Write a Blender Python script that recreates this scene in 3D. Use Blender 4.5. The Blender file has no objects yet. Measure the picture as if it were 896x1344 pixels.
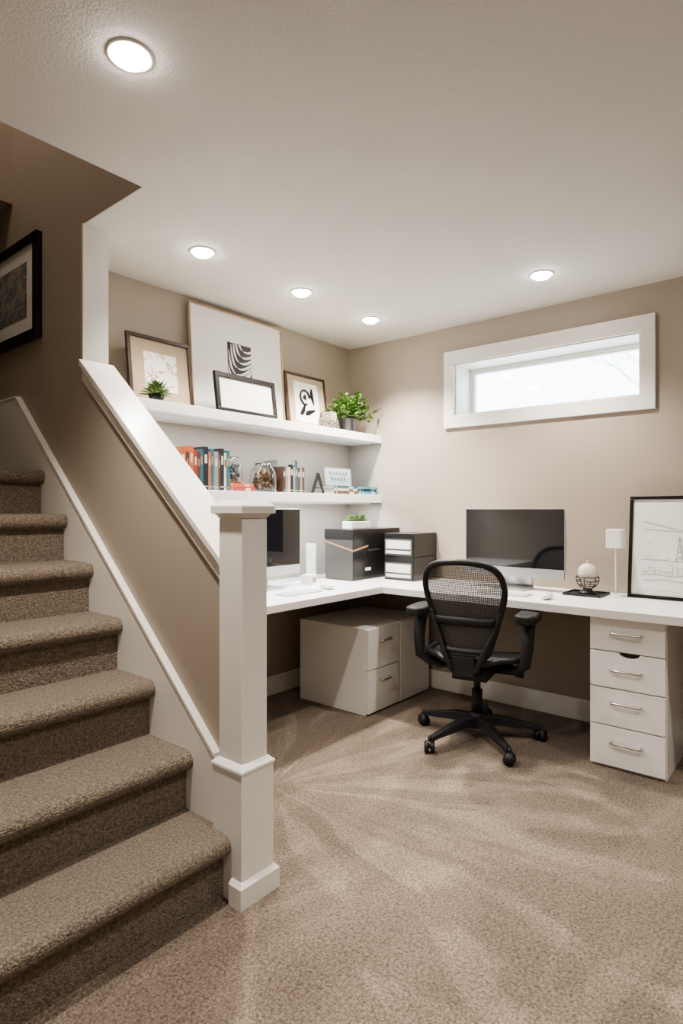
import bpy, bmesh, math, random
from mathutils import Vector, Matrix, Euler
random.seed(7)
scene = bpy.context.scene
COL = scene.collection
try:
    scene.view_settings.look = 'AgX - Medium High Contrast'
except Exception as ex:
    print(ex)

# ------------------------------------------------------------------ materials
def new_mat(name):
    m = bpy.data.materials.new(name); m.use_nodes = True
    nt = m.node_tree
    return m, nt, nt.nodes["Principled BSDF"]

def mat(name, color, rough=0.5, metal=0.0, var=0.0, vscale=8.0, bump=0.0, bscale=200.0, coat=0.0, trans=0.0, emis=None, estr=0.0, spec=None):
    m, nt, b = new_mat(name)
    b.inputs["Base Color"].default_value = (*color, 1)
    b.inputs["Roughness"].default_value = rough
    b.inputs["Metallic"].default_value = metal
    if coat: b.inputs["Coat Weight"].default_value = coat
    if trans: b.inputs["Transmission Weight"].default_value = trans
    if spec is not None: b.inputs["Specular IOR Level"].default_value = spec
    if emis:
        b.inputs["Emission Color"].default_value = (*emis, 1); b.inputs["Emission Strength"].default_value = estr
    tc = nt.nodes.new("ShaderNodeTexCoord")
    if var > 0:
        n = nt.nodes.new("ShaderNodeTexNoise"); n.inputs["Scale"].default_value = vscale; n.inputs["Detail"].default_value = 4
        nt.links.new(tc.outputs["Object"], n.inputs["Vector"])
        mx = nt.nodes.new("ShaderNodeMix"); mx.data_type = 'RGBA'
        mx.inputs["A"].default_value = (*[c*(1-var) for c in color], 1)
        mx.inputs["B"].default_value = (*[min(1, c*(1+var)) for c in color], 1)
        nt.links.new(n.outputs["Fac"], mx.inputs["Factor"]); nt.links.new(mx.outputs["Result"], b.inputs["Base Color"])
    if bump > 0:
        n2 = nt.nodes.new("ShaderNodeTexNoise"); n2.inputs["Scale"].default_value = bscale; n2.inputs["Detail"].default_value = 3
        nt.links.new(tc.outputs["Object"], n2.inputs["Vector"])
        bp = nt.nodes.new("ShaderNodeBump"); bp.inputs["Strength"].default_value = bump; bp.inputs["Distance"].default_value = 0.002
        nt.links.new(n2.outputs["Fac"], bp.inputs["Height"]); nt.links.new(bp.outputs["Normal"], b.inputs["Normal"])
    return m

def carpet_mat(name, c_dark, c_light, scale=110, streak=0.0, nfac=0.7, bstr=0.8, gap=0.6):
    m, nt, b = new_mat(name)
    N = nt.nodes; L = nt.links
    b.inputs["Roughness"].default_value = 0.95
    b.inputs["Specular IOR Level"].default_value = 0.1
    b.inputs["Sheen Weight"].default_value = 0.12
    b.inputs["Sheen Roughness"].default_value = 0.5
    tc = N.new("ShaderNodeTexCoord")
    vo = N.new("ShaderNodeTexVoronoi"); vo.inputs["Scale"].default_value = scale; vo.inputs["Randomness"].default_value = 0.8
    L.new(tc.outputs["Object"], vo.inputs["Vector"])
    no = N.new("ShaderNodeTexNoise"); no.inputs["Scale"].default_value = scale*nfac; no.inputs["Detail"].default_value = 4; no.inputs["Roughness"].default_value = 0.6
    L.new(tc.outputs["Object"], no.inputs["Vector"])
    ramp = N.new("ShaderNodeValToRGB")
    ramp.color_ramp.elements[0].position = 0.30; ramp.color_ramp.elements[0].color = (*c_dark, 1)
    ramp.color_ramp.elements[1].position = 0.66; ramp.color_ramp.elements[1].color = (*c_light, 1)
    L.new(no.outputs["Fac"], ramp.inputs["Fac"])
    last = ramp.outputs["Color"]
    r2 = N.new("ShaderNodeMapRange"); r2.inputs["From Min"].default_value = 0.25; r2.inputs["From Max"].default_value = 0.8
    r2.inputs["To Min"].default_value = 1.0; r2.inputs["To Max"].default_value = gap
    L.new(vo.outputs["Distance"], r2.inputs["Value"])
    mul = N.new("ShaderNodeVectorMath"); mul.operation = 'SCALE'
    L.new(last, mul.inputs[0]); L.new(r2.outputs["Result"], mul.inputs["Scale"]); last = mul.outputs["Vector"]
    if streak > 0:
        # brushed pile: vacuum passes fanning out, plus broad irregular patches
        sp = N.new("ShaderNodeSeparateXYZ"); L.new(tc.outputs["Object"], sp.inputs[0])
        sx = N.new("ShaderNodeMath"); sx.operation = 'SUBTRACT'; sx.inputs[1].default_value = 1.85; L.new(sp.outputs["X"], sx.inputs[0])
        sy = N.new("ShaderNodeMath"); sy.operation = 'SUBTRACT'; sy.inputs[1].default_value = 1.95; L.new(sp.outputs["Y"], sy.inputs[0])
        at = N.new("ShaderNodeMath"); at.operation = 'ARCTAN2'; L.new(sy.outputs[0], at.inputs[0]); L.new(sx.outputs[0], at.inputs[1])
        ln_ = N.new("ShaderNodeVectorMath"); ln_.operation = 'LENGTH'
        cb0 = N.new("ShaderNodeCombineXYZ"); L.new(sx.outputs[0], cb0.inputs[0]); L.new(sy.outputs[0], cb0.inputs[1]); L.new(cb0.outputs[0], ln_.inputs[0])
        a5 = N.new("ShaderNodeMath"); a5.operation = 'MULTIPLY'; a5.inputs[1].default_value = 4.4; L.new(at.outputs[0], a5.inputs[0])
        r1 = N.new("ShaderNodeMath"); r1.operation = 'MULTIPLY'; r1.inputs[1].default_value = 1.1; L.new(ln_.outputs["Value"], r1.inputs[0])
        cb = N.new("ShaderNodeCombineXYZ"); L.new(a5.outputs[0], cb.inputs[0]); L.new(r1.outputs[0], cb.inputs[1])
        fans = [(cb.outputs[0], 1.2, 0.75)]
        mp = N.new("ShaderNodeMapping"); mp.inputs["Location"].default_value = (7.3, 7.3, 0); mp.inputs["Rotation"].default_value = (0, 0, math.radians(62)); mp.inputs["Scale"].default_value = (0.8, 2.0, 1)
        L.new(tc.outputs["Object"], mp.inputs["Vector"]); fans.append((mp.outputs["Vector"], 1.1, 0.55))
        for (sock, sc, k) in fans:
            sn = N.new("ShaderNodeTexNoise"); sn.inputs["Scale"].default_value = sc; sn.inputs["Detail"].default_value = 2.5; sn.inputs["Distortion"].default_value = 0.9
            L.new(sock, sn.inputs["Vector"])
            mr = N.new("ShaderNodeMapRange"); mr.interpolation_type = 'SMOOTHSTEP'; mr.inputs["From Min"].default_value = 0.48; mr.inputs["From Max"].default_value = 0.62
            mr.inputs["To Min"].default_value = 1-streak*0.3*k; mr.inputs["To Max"].default_value = 1+streak*k
            L.new(sn.outputs["Fac"], mr.inputs["Value"])
            mul2 = N.new("ShaderNodeVectorMath"); mul2.operation = 'SCALE'
            L.new(last, mul2.inputs[0]); L.new(mr.outputs["Result"], mul2.inputs["Scale"]); last = mul2.outputs["Vector"]
    L.new(last, b.inputs["Base Color"])
    inv = N.new("ShaderNodeMath"); inv.operation = 'MULTIPLY_ADD'; inv.inputs[1].default_value = -1; inv.inputs[2].default_value = 1
    L.new(vo.outputs["Distance"], inv.inputs[0])
    ad = N.new("ShaderNodeMath"); ad.operation = 'ADD'
    L.new(inv.outputs[0], ad.inputs[0]); L.new(no.outputs["Fac"], ad.inputs[1])
    bp = N.new("ShaderNodeBump"); bp.inputs["Strength"].default_value = bstr; bp.inputs["Distance"].default_value = 0.005
    L.new(ad.outputs[0], bp.inputs["Height"]); L.new(bp.outputs["Normal"], b.inputs["Normal"])
    return m

M_wall = mat("wall_paint_greige", (0.42, 0.362, 0.298), 0.7, bump=0.25, bscale=350, var=0.02, vscale=3)
M_ceil = mat("ceiling_paint", (0.72, 0.69, 0.65), 0.85, bump=0.9, bscale=130, var=0.02, vscale=2)
M_trim = mat("trim_white_paint", (0.88, 0.86, 0.82), 0.35, bump=0.05, bscale=60)
M_white = mat("white_laminate", (0.92, 0.91, 0.90), 0.3, var=0.01)
M_gloss = mat("white_gloss_laminate", (0.88, 0.87, 0.85), 0.18, var=0.01)
M_carpet = carpet_mat("floor_carpet", (0.15, 0.116, 0.086), (0.355, 0.285, 0.222), 150, 0.36, bstr=0.8)
M_scarpet = carpet_mat("stair_carpet", (0.165, 0.132, 0.103), (0.35, 0.29, 0.235), 155, 0.0, bstr=0.75, gap=0.65)
M_black = mat("black_plastic", (0.015, 0.015, 0.017), 0.5, bump=0.1, bscale=300)
M_blackframe = mat("black_wood_frame", (0.012, 0.010, 0.009), 0.35, var=0.2, vscale=30)
M_brownframe = mat("dark_brown_wood_frame", (0.05, 0.028, 0.018), 0.4, var=0.3, vscale=30)
M_oak = mat("pale_oak_frame", (0.50, 0.36, 0.23), 0.45, var=0.15, vscale=40)
M_paper = mat("white_paper", (0.88, 0.87, 0.84), 0.8, var=0.01)
M_matbeige = mat("beige_mat_board", (0.46, 0.36, 0.26), 0.85, var=0.03)
M_screen = mat("screen_glass", (0.010, 0.010, 0.012), 0.04, var=0.02, spec=1.0)
M_alu = mat("aluminium", (0.55, 0.56, 0.58), 0.3, 0.7, var=0.01)
M_chrome = mat("brushed_nickel", (0.62, 0.60, 0.56), 0.3, 1.0, var=0.05, vscale=60)
M_grey = mat("dark_grey_plastic", (0.035, 0.035, 0.037), 0.45, bump=0.1, bscale=300)
M_boxgrey = mat("charcoal_box_board", (0.022, 0.021, 0.021), 0.25, var=0.1)
M_boxside = mat("brown_grey_box_board", (0.09, 0.083, 0.077), 0.35, var=0.1)
M_tan = mat("tan_leather", (0.36, 0.23, 0.13), 0.55, var=0.15, vscale=40)
M_pot = mat("dark_ceramic", (0.03, 0.03, 0.032), 0.4, var=0.2)
M_potw = mat("white_ceramic", (0.86, 0.86, 0.84), 0.25, var=0.02)
M_leaf = mat("green_leaf", (0.085, 0.175, 0.035), 0.5, var=0.5, vscale=25)
M_leaf2 = mat("succulent_leaf", (0.15, 0.23, 0.085), 0.5, var=0.4, vscale=30)
M_stem = mat("plant_stem", (0.16, 0.16, 0.06), 0.6, var=0.2)
M_glass = mat("clear_glass", (0.95, 0.97, 0.97), 0.03, trans=1.0)
M_pebble = mat("brown_pebbles", (0.22, 0.13, 0.07), 0.5, var=0.5, vscale=20)
M_red = mat("red_cover", (0.30, 0.045, 0.03), 0.5, var=0.2)
M_orange = mat("orange_cover", (0.46, 0.13, 0.055), 0.5, var=0.2)
M_teal = mat("teal_cover", (0.03, 0.11, 0.14), 0.5, var=0.2)
M_blue = mat("blue_cover", (0.03, 0.24, 0.38), 0.5, var=0.1)
M_cream = mat("cream_cover", (0.60, 0.54, 0.45), 0.6, var=0.1)
M_dkbrown = mat("brown_cover", (0.08, 0.045, 0.03), 0.5, var=0.2)
M_grybook = mat("grey_cover", (0.24, 0.24, 0.23), 0.5, var=0.15)
M_taupe = mat("taupe_box", (0.32, 0.27, 0.22), 0.6, var=0.1)
M_pages = mat("book_pages", (0.72, 0.66, 0.55), 0.9, var=0.08, vscale=200)
M_ink = mat("sketch_ink", (0.25, 0.25, 0.26), 0.7, var=0.1)
M_shade = mat("lamp_shade_white", (0.86, 0.85, 0.83), 0.7, var=0.01)
M_branch = mat("bare_branch", (0.42, 0.42, 0.43), 0.9, var=0.1)
M_lens = mat("downlight_lens", (1, 1, 1), 0.5, emis=(1.0, 0.95, 0.87), estr=60)

def art_mat(name, cols, kind="noise", scale=4.0, dist=2.0, stops=None, detail=3):
    m, nt, b = new_mat(name); N = nt.nodes; L = nt.links
    b.inputs["Roughness"].default_value = 0.6
    tc = N.new("ShaderNodeTexCoord")
    if kind == "vor":
        t = N.new("ShaderNodeTexVoronoi"); t.inputs["Scale"].default_value = scale
    else:
        t = N.new("ShaderNodeTexNoise"); t.inputs["Scale"].default_value = scale; t.inputs["Distortion"].default_value = dist; t.inputs["Detail"].default_value = detail
    L.new(tc.outputs["Object"], t.inputs["Vector"])
    r = N.new("ShaderNodeValToRGB"); r.color_ramp.interpolation = 'CONSTANT' if kind != "noise_s" else 'LINEAR'
    n = len(cols)
    stops = stops or [i/n for i in range(n)]
    els = r.color_ramp.elements
    els[0].position = stops[0]; els[0].color = (*cols[0], 1)
    els[1].position = stops[1]; els[1].color = (*cols[1], 1)
    for i in range(2, n):
        e = els.new(stops[i]); e.color = (*cols[i], 1)
    L.new(t.outputs["Distance"] if kind == "vor" else t.outputs["Fac"], r.inputs["Fac"]); L.new(r.outputs["Color"], b.inputs["Base Color"])
    return m
M_art1 = art_mat("art_map", [(0.86, 0.84, 0.80), (0.50, 0.38, 0.25), (0.86, 0.84, 0.80)], "noise", 12, 0.6, [0, 0.56, 0.60])
M_paint = art_mat("art_stair_painting", [(0.08, 0.08, 0.08), (0.30, 0.29, 0.28), (0.16, 0.17, 0.18), (0.45, 0.44, 0.42), (0.36, 0.26, 0.17), (0.58, 0.57, 0.55)], "noise_s", 10, 1.5, [0.28, 0.40, 0.47, 0.54, 0.60, 0.68])
M_hexpot = art_mat("patterned_pot", [(0.05, 0.04, 0.03), (0.35, 0.30, 0.25)], "vor", 90, 0, [0, 0.45])

def fabric_mat():
    m, nt, b = new_mat("chair_mesh_fabric"); N = nt.nodes; L = nt.links
    b.inputs["Base Color"].default_value = (0.06, 0.058, 0.056, 1); b.inputs["Roughness"].default_value = 0.55
    tc = N.new("ShaderNodeTexCoord"); sp = N.new("ShaderNodeSeparateXYZ"); L.new(tc.outputs["Object"], sp.inputs[0])
    def s(sock, k):
        a = N.new("ShaderNodeMath"); a.operation = 'MULTIPLY'; a.inputs[1].default_value = k; L.new(sock, a.inputs[0])
        c = N.new("ShaderNodeMath"); c.operation = 'SINE'; L.new(a.outputs[0], c.inputs[0]); return c.outputs[0]
    mx = N.new("ShaderNodeMath"); mx.operation = 'MAXIMUM'; L.new(s(sp.outputs["X"], 700), mx.inputs[0]); L.new(s(sp.outputs["Z"], 700), mx.inputs[1])
    mr = N.new("ShaderNodeMapRange"); mr.inputs["From Min"].default_value = -0.1; mr.inputs["From Max"].default_value = 0.4
    mr.inputs["To Min"].default_value = 0.55; mr.inputs["To Max"].default_value = 0.95
    L.new(mx.outputs[0], mr.inputs["Value"]); L.new(mr.outputs["Result"], b.inputs["Alpha"])
    return m
M_fabric = fabric_mat()

# ------------------------------------------------------------------ mesh builder
class MB:
    def __init__(s): s.v = []; s.f = []; s.m = []; s.s = []; s.mats = []
    def mi(s, mt):
        if mt not in s.mats: s.mats.append(mt)
        return s.mats.index(mt)
    def add(s, verts, faces, mt, smooth=False, M=None):
        o = len(s.v); i = s.mi(mt)
        for v in verts:
            v = Vector(v); s.v.append(M @ v if M else v)
        for f in faces: s.f.append([o+k for k in f]); s.m.append(i); s.s.append(smooth)
        return s
    def box(s, x0, x1, y0, y1, z0, z1, mt, M=None):
        v = [(x0,y0,z0),(x1,y0,z0),(x1,y1,z0),(x0,y1,z0),(x0,y0,z1),(x1,y0,z1),(x1,y1,z1),(x0,y1,z1)]
        f = [(0,3,2,1),(4,5,6,7),(0,1,5,4),(1,2,6,5),(2,3,7,6),(3,0,4,7)]
        return s.add(v, f, mt, False, M)
    def prism(s, pts, a0, a1, axis, mt, M=None, smooth=False):
        n = len(pts)
        def P(p, a):
            return (a, p[0], p[1]) if axis == 'x' else ((p[0], a, p[1]) if axis == 'y' else (p[0], p[1], a))
        v = [P(p, a0) for p in pts] + [P(p, a1) for p in pts]
        s.add(v, [list(range(n))[::-1], list(range(n, 2*n))], mt, False, M)
        o = len(s.v) - 2*n; i = s.mi(mt)
        for k in range(n):
            s.f.append([o+k, o+(k+1) % n, o+n+(k+1) % n, o+n+k]); s.m.append(i); s.s.append(smooth)
        return s
    def tube(s, pts, r, mt, seg=8, closed=False, M=None, caps=True, flat=1.0):
        pts = [Vector(p) for p in pts]; n = len(pts)
        rf = r if callable(r) else (lambda t: r)
        T = []
        for i in range(n):
            if closed: d = pts[(i+1) % n] - pts[i-1]
            else: d = pts[min(i+1, n-1)] - pts[max(i-1, 0)]
            T.append(d.normalized())
        up = Vector((0, 0, 1)) if abs(T[0].z) < 0.9 else Vector((1, 0, 0))
        nrm = (up - T[0]*up.dot(T[0])).normalized()
        V = []
        for i in range(n):
            nrm = (nrm - T[i]*nrm.dot(T[i])).normalized(); bi = T[i].cross(nrm)
            rr = rf(i/(n-1))
            for k in range(seg):
                a = 2*math.pi*k/seg
                V.append(pts[i] + nrm*math.cos(a)*rr*flat + bi*math.sin(a)*rr)
        F = []
        for i in range(n if closed else n-1):
            j = (i+1) % n
            for k in range(seg): F.append((i*seg+k, i*seg+(k+1) % seg, j*seg+(k+1) % seg, j*seg+k))
        if caps and not closed:
            F.append(list(range(seg))[::-1]); F.append([(n-1)*seg+k for k in range(seg)])
        return s.add(V, F, mt, True, M)
    def cyl(s, p0, p1, r0, r1, mt, seg=20, M=None):
        p0 = Vector(p0); p1 = Vector(p1)
        return s.tube([p0, p1], lambda t: r0+(r1-r0)*t, mt, seg, M=M)
    def lathe(s, prof, mt, seg=28, c=(0, 0, 0), M=None, smooth=True):
        V = []; F = []
        for (r, z) in prof:
            for k in range(seg):
                a = 2*math.pi*k/seg; V.append((c[0]+r*math.cos(a), c[1]+r*math.sin(a), c[2]+z))
        for i in range(len(prof)-1):
            for k in range(seg): F.append((i*seg+k, i*seg+(k+1) % seg, (i+1)*seg+(k+1) % seg, (i+1)*seg+k))
        return s.add(V, F, mt, smooth, M)
    def sphere(s, c, r, mt, seg=14, rings=8, sc=(1, 1, 1), M=None):
        V = []; F = []
        for i in range(rings+1):
            ph = math.pi*i/rings
            rr = max(math.sin(ph), 1e-3)
            for k in range(seg):
                a = 2*math.pi*k/seg
                V.append((c[0]+r*sc[0]*rr*math.cos(a), c[1]+r*sc[1]*rr*math.sin(a), c[2]+r*sc[2]*math.cos(ph)))
        for i in range(rings):
            for k in range(seg): F.append((i*seg+k, i*seg+(k+1) % seg, (i+1)*seg+(k+1) % seg, (i+1)*seg+k))
        return s.add(V, F, mt, True, M)
    def grid(s, fn, nu, nv, mt, M=None, smooth=True):
        V = [fn(i/nu, j/nv) for j in range(nv+1) for i in range(nu+1)]
        F = [(j*(nu+1)+i, j*(nu+1)+i+1, (j+1)*(nu+1)+i+1, (j+1)*(nu+1)+i) for j in range(nv) for i in range(nu)]
        return s.add(V, F, mt, smooth, M)
    def leaf(s, p, d, up, ln, w, mt, fold=0.25):
        p = Vector(p); d = Vector(d).normalized(); up = Vector(up)
        side = d.cross(up)
        if side.length < 1e-3: side = Vector((1, 0, 0))
        side.normalize(); nn = side.cross(d).normalized()
        V = [p, p+d*ln*0.35+side*w*0.5+nn*w*fold, p+d*ln*0.75+side*w*0.38+nn*w*fold*0.5, p+d*ln-nn*w*0.2,
             p+d*ln*0.75-side*w*0.38+nn*w*fold*0.5, p+d*ln*0.35-side*w*0.5+nn*w*fold, p+d*ln*0.5]
        return s.add(V, [(0, 1, 6), (1, 2, 6), (2, 3, 6), (3, 4, 6), (4, 5, 6), (5, 0, 6)], mt, True)
    def obj(s, name, parent=None, loc=(0, 0, 0), rot=(0, 0, 0), bevel=0.0, solid=0.0, bseg=2, recalc=True):
        me = bpy.data.meshes.new(name)
        me.from_pydata([tuple(v) for v in s.v], [], s.f)
        for mt in s.mats: me.materials.append(mt)
        for i, p in enumerate(me.polygons):
            p.material_index = s.m[i]; p.use_smooth = s.s[i]
        me.update()
        if recalc:
            bm = bmesh.new(); bm.from_mesh(me); bmesh.ops.recalc_face_normals(bm, faces=bm.faces); bm.to_mesh(me); bm.free()
        o = bpy.data.objects.new(name, me); COL.objects.link(o)
        o.location = loc; o.rotation_euler = rot
        if parent: o.parent = parent
        if solid:
            md = o.modifiers.new("solidify", 'SOLIDIFY'); md.thickness = solid
        if bevel:
            md = o.modifiers.new("bevel", 'BEVEL'); md.width = bevel; md.segments = bseg; md.limit_method = 'ANGLE'; md.angle_limit = math.radians(40)
        return o

def thing(name, loc, label, cat, rot=(0, 0, 0), group=None):
    e = bpy.data.objects.new(name, None); COL.objects.link(e)
    e.location = loc; e.rotation_euler = rot; e.empty_display_size = 0.1
    e["label"] = label; e["category"] = cat
    if group: e["group"] = group
    return e
def tag(o, label, cat, group=None):
    o["label"] = label; o["category"] = cat
    if group: o["group"] = group
    return o
def struct(o, label=None, cat=None):
    o["kind"] = "structure"
    if label: o["label"] = label
    if cat: o["category"] = cat
    return o
R90 = math.radians(-90)

# ------------------------------------------------------------------ constants
H = 1.24; ZC = 2.475
XW = 3.587; YW = 2.90
XB = -2.4; YB = -2.8
WX0, WX1 = 1.265, 1.375      # stair wall
SX0 = 0.20                 # stair left
DZ = 0.765                 # desk top
YO = 2.045                 # stair opening edge

# ------------------------------------------------------------------ room shell
struct(MB().prism([(XB, YB), (XW, YB), (XW, YW), (1.30, YW), (1.30, 1.60), (XB, 1.60)], -0.1, 0, 'z', M_carpet).obj("floor"), "beige-brown loop pile carpet floor", "floor")
struct(MB().prism([(XB, YB), (XW, YB), (XW, YW), (WX0+0.001, YW), (WX0+0.001, YO), (XB, YO)], ZC, ZC+0.15, 'z', M_ceil).obj("ceiling"), "off-white lightly textured ceiling", "ceiling")
struct(MB().box(WX1, XW+0.3, YW, YW+0.15, 0, ZC+0.15, M_wall).obj("wall_back"), "greige painted wall behind the shelves", "wall")
wy0, wy1, wz0, wz1 = 0.83, 1.98, 1.87, 2.22
w = MB()
w.box(XW, XW+0.3, YB, wy0, 0, ZC+0.15, M_wall); w.box(XW, XW+0.3, wy1, YW, 0, ZC+0.15, M_wall)
w.box(XW, XW+0.3, wy0, wy1, 0, wz0, M_wall); w.box(XW, XW+0.3, wy0, wy1, wz1, ZC+0.15, M_wall)
struct(w.obj("wall_right"), "greige painted wall with the high window", "wall")
struct(MB().box(XB-0.15, XB, YB, 1.5, 0, ZC, M_wall).obj("wall_left"), "greige painted wall", "wall")
struct(MB().box(XB-0.15, XW+0.3, YB-0.15, YB, 0, ZC, M_wall).obj("wall_front"), "greige painted wall", "wall")
struct(MB().box(XB, SX0-0.12, 1.5, 1.62, 0, ZC, M_wall).obj("wall_beside_stairs"), "greige painted wall", "wall")
def zb(y): return 1.035+0.85*(y-1.59)
KY0, KY1 = 1.548, 2.51
struct(MB().prism([(KY0, 0), (KY0, zb(KY0)+0.05), (KY1, zb(KY1)+0.05), (KY1, ZC+0.002), (YO+0.001, ZC+0.002), (YO+0.001, 4.9), (4.6, 4.9), (4.6, 0)], WX0, WX1, 'x', M_wall).obj("wall_stair"), "greige stair wall with a sloping half-height section", "wall")
struct(MB().box(WX0-0.004, WX1+0.002, KY1-0.012, KY1, zb(KY1)+0.06, ZC, M_trim).obj("trim_2"), "slim cream-white wall end trim above the cap rail", "trim")
struct(MB().box(SX0-0.12, SX0, 1.5, 4.6, 0, 4.9, M_wall).obj("wall_stairwell_outer"), "greige stairwell wall", "wall")
struct(MB().box(SX0, WX0, 4.5, 4.6, 1.42, 4.9, M_wall).obj("wall_landing"), "greige wall behind the landing", "wall")
struct(MB().box(SX0, WX0, YO-0.1, YO, ZC+0.15, 4.9, M_wall).obj("wall_header"), "greige stairwell header wall", "wall")
struct(MB().box(SX0-0.12, WX1, YO-0.1, 4.6, 4.9, 5.0, M_ceil).obj("ceiling_stairwell"), "stairwell ceiling", "ceiling")
struct(MB().prism([(3.24, 2.80), (4.5, 2.80), (4.5, 4.9), (3.9, 4.9), (3.24, 3.3)], SX0, WX0, 'x', M_wall).obj("wall_soffit"), "taupe painted sloped bulkhead over the landing", "wall")

def bb(x0, x1, y0, y1): return MB().box(x0, x1, y0, y1, 0, 0.125, M_trim)
struct(bb(WX1, XW, YW-0.015, YW).obj("baseboard_back", bevel=0.004), "white baseboard", "baseboard")
struct(bb(XW-0.015, XW, YB, YW-0.015).obj("baseboard_right", bevel=0.004), "white baseboard", "baseboard")
struct(bb(WX1, WX1+0.015, 1.60, YW-0.015).obj("baseboard_stair", bevel=0.004), "white baseboard", "baseboard")

# window
win = thing("window_1", (XW, (wy0+wy1)/2, wz0), "wide shallow white-framed basement window", "window"); win["kind"] = "structure"
c = MB(); cw = 0.078
hw = (wy1-wy0)/2; hh = wz1-wz0
c.box(-0.02, 0, -hw-cw, hw+cw, hh, hh+0.088, M_trim); c.box(-0.02, 0, -hw-cw, hw+cw, -0.083, 0, M_trim)
c.box(-0.02, 0, -hw-cw, -hw, 0, hh, M_trim); c.box(-0.02, 0, hw, hw+cw, 0, hh, M_trim)
c.obj("window_casing", win, bevel=0.003)
c = MB(); 
c.box(0, 0.26, -hw, -hw+0.008, 0, hh, M_trim); c.box(0, 0.26, hw-0.008, hw, 0, hh, M_trim)
c.box(0, 0.26, -hw+0.008, hw-0.008, 0, 0.008, M_trim); c.box(0, 0.26, -hw+0.008, hw-0.008, hh-0.008, hh, M_trim)
c.obj("window_reveal", win)
c = MB(); a, b_ = hw-0.008, 0.035
c.box(0.2, 0.24, -a, -a+b_, 0.008, hh-0.008, M_trim); c.box(0.2, 0.24, a-b_, a, 0.008, hh-0.008, M_trim)
c.box(0.2, 0.24, -a+b_, a-b_, 0.008, 0.008+b_, M_trim); c.box(0.2, 0.24, -a+b_, a-b_, hh-0.008-b_, hh-0.008, M_trim)
c.obj("window_sash", win, bevel=0.003)
m, nt, b = new_mat("window_glass")
tr = nt.nodes.new("ShaderNodeBsdfTransparent"); gl = nt.nodes.new("ShaderNodeBsdfGlossy"); gl.inputs["Roughness"].default_value = 0.02
mx = nt.nodes.new("ShaderNodeMixShader"); mx.inputs[0].default_value = 0.05
nt.links.new(tr.outputs[0], mx.inputs[1]); nt.links.new(gl.outputs[0], mx.inputs[2]); nt.links.new(mx.outputs[0], nt.nodes["Material Output"].inputs["Surface"])
MB().box(0.216, 0.222, -a+b_, a-b_, 0.008+b_, hh-0.008-b_, m).obj("window_pane", win)

br = MB()
def branch(p, d, ln, r, depth):
    p = Vector(p); pts = [p]; dd = Vector(d).normalized()
    for i in range(5):
        dd = (dd + Vector((random.uniform(-.1, .1), random.uniform(-.18, .18), random.uniform(-.12, .14)))).normalized()
        p = p + dd*ln/5; pts.append(p.copy())
        if depth > 0 and i in (1, 2, 3, 4):
            branch(p, dd + Vector((random.uniform(-.3, .3), random.uniform(-.8, .8), random.uniform(-.1, .6))), ln*0.6, r*0.6, depth-1)
    br.tube(pts, lambda t: r*(1-0.6*t), M_branch, 5)
for (yy, zz, dy) in [(0.9, 2.3, .9), (0.7, 2.35, .5), (1.2, 2.2, .6)]:
    branch((6.6, yy, zz), (0.1, dy, 0.5), 1.5, 0.006, 2)
branch((6.6, 0.4, 0.0), (0, 0.1, 1), 2.9, 0.015, 2)
tag(br.obj("tree"), "bare winter branches outside the window", "tree")

# ------------------------------------------------------------------ staircase
st = thing("staircase", (0, 1.465, 0), "staircase covered in brown loop carpet", "stairs")
RISE, RUN = 0.203, 0.225
for i in range(1, 8):
    yn = RUN*(i-1); yr = yn+0.040; zt = RISE*i
    yend = yn+RUN+0.040 if i < 7 else 3.03
    prof = [(yend, 0), (yr, 0), (yr, zt-0.064)]
    for k in range(0, 13):
        a = math.radians(-90 - 15*k)
        prof.append((yn+0.033+0.033*math.cos(a), zt-0.032+0.032*math.sin(a)))
    prof += [(yend, zt)]
    if i == 1:
        s = MB().prism(prof, SX0+0.001, 1.219, 'x', M_scarpet)
        s.box(1.219, 1.239, 1.562-1.465, yend, 0, zt, M_scarpet)
        s.obj("step", st)
    else:
        MB().prism(prof, SX0+0.001, 1.239, 'x', M_scarpet).obj("step", st)
def zs(y): return 0.42+0.875*(y-1.56)
struct(MB().prism([(1.575, 0), (1.575, zs(1.575)), (3.14, zs(3.14)), (4.5, zs(3.14)), (4.5, 0)], 1.24, WX0, 'x', M_trim).prism(
    [(1.575, zs(1.575)-0.012), (1.575, zs(1.575)), (3.14, zs(3.14)), (4.5, zs(3.14)), (4.5, zs(3.14)-0.01), (3.144, zs(3.14)-0.01)], 1.236, 1.2402, 'x', M_trim).obj("trim_1"), "white stair skirt board", "trim")
hr = MB()
def sl(x0, x1, dz0, dz1, y0=KY0, y1=KY1-0.013):
    hr.prism([(y0, zb(y0)+dz0), (y1, zb(y1)+dz0), (y1, zb(y1)+dz1), (y0, zb(y0)+dz1)], x0, x1, 'x', M_trim)
sl(1.255, WX0, -0.012, 0.05); sl(1.250, WX0, 0.028, 0.05); sl(WX1, WX1+0.012, -0.012, 0.05); sl(1.240, 1.402, 0.05, 0.08)
tag(hr.obj("stair_handrail", bevel=0.003), "white painted sloping cap rail on the stair wall", "handrail")
nw = thing("newel_post", (1.29, 1.49, 0), "square white painted newel post with flat cap", "post")
def sq(mb, x0, x1, y0, y1, z0, z1): mb.box(x0-1.29, x1-1.29, y0-1.49, y1-1.49, z0, z1, M_trim); return mb
sq(MB(), 1.235, 1.342, 1.432, 1.545, 0.43, 1.21).obj("post_shaft", nw, bevel=0.003)
p = sq(MB(), 1.22, 1.358, 1.418, 1.560, 0.0, 0.41)
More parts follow.
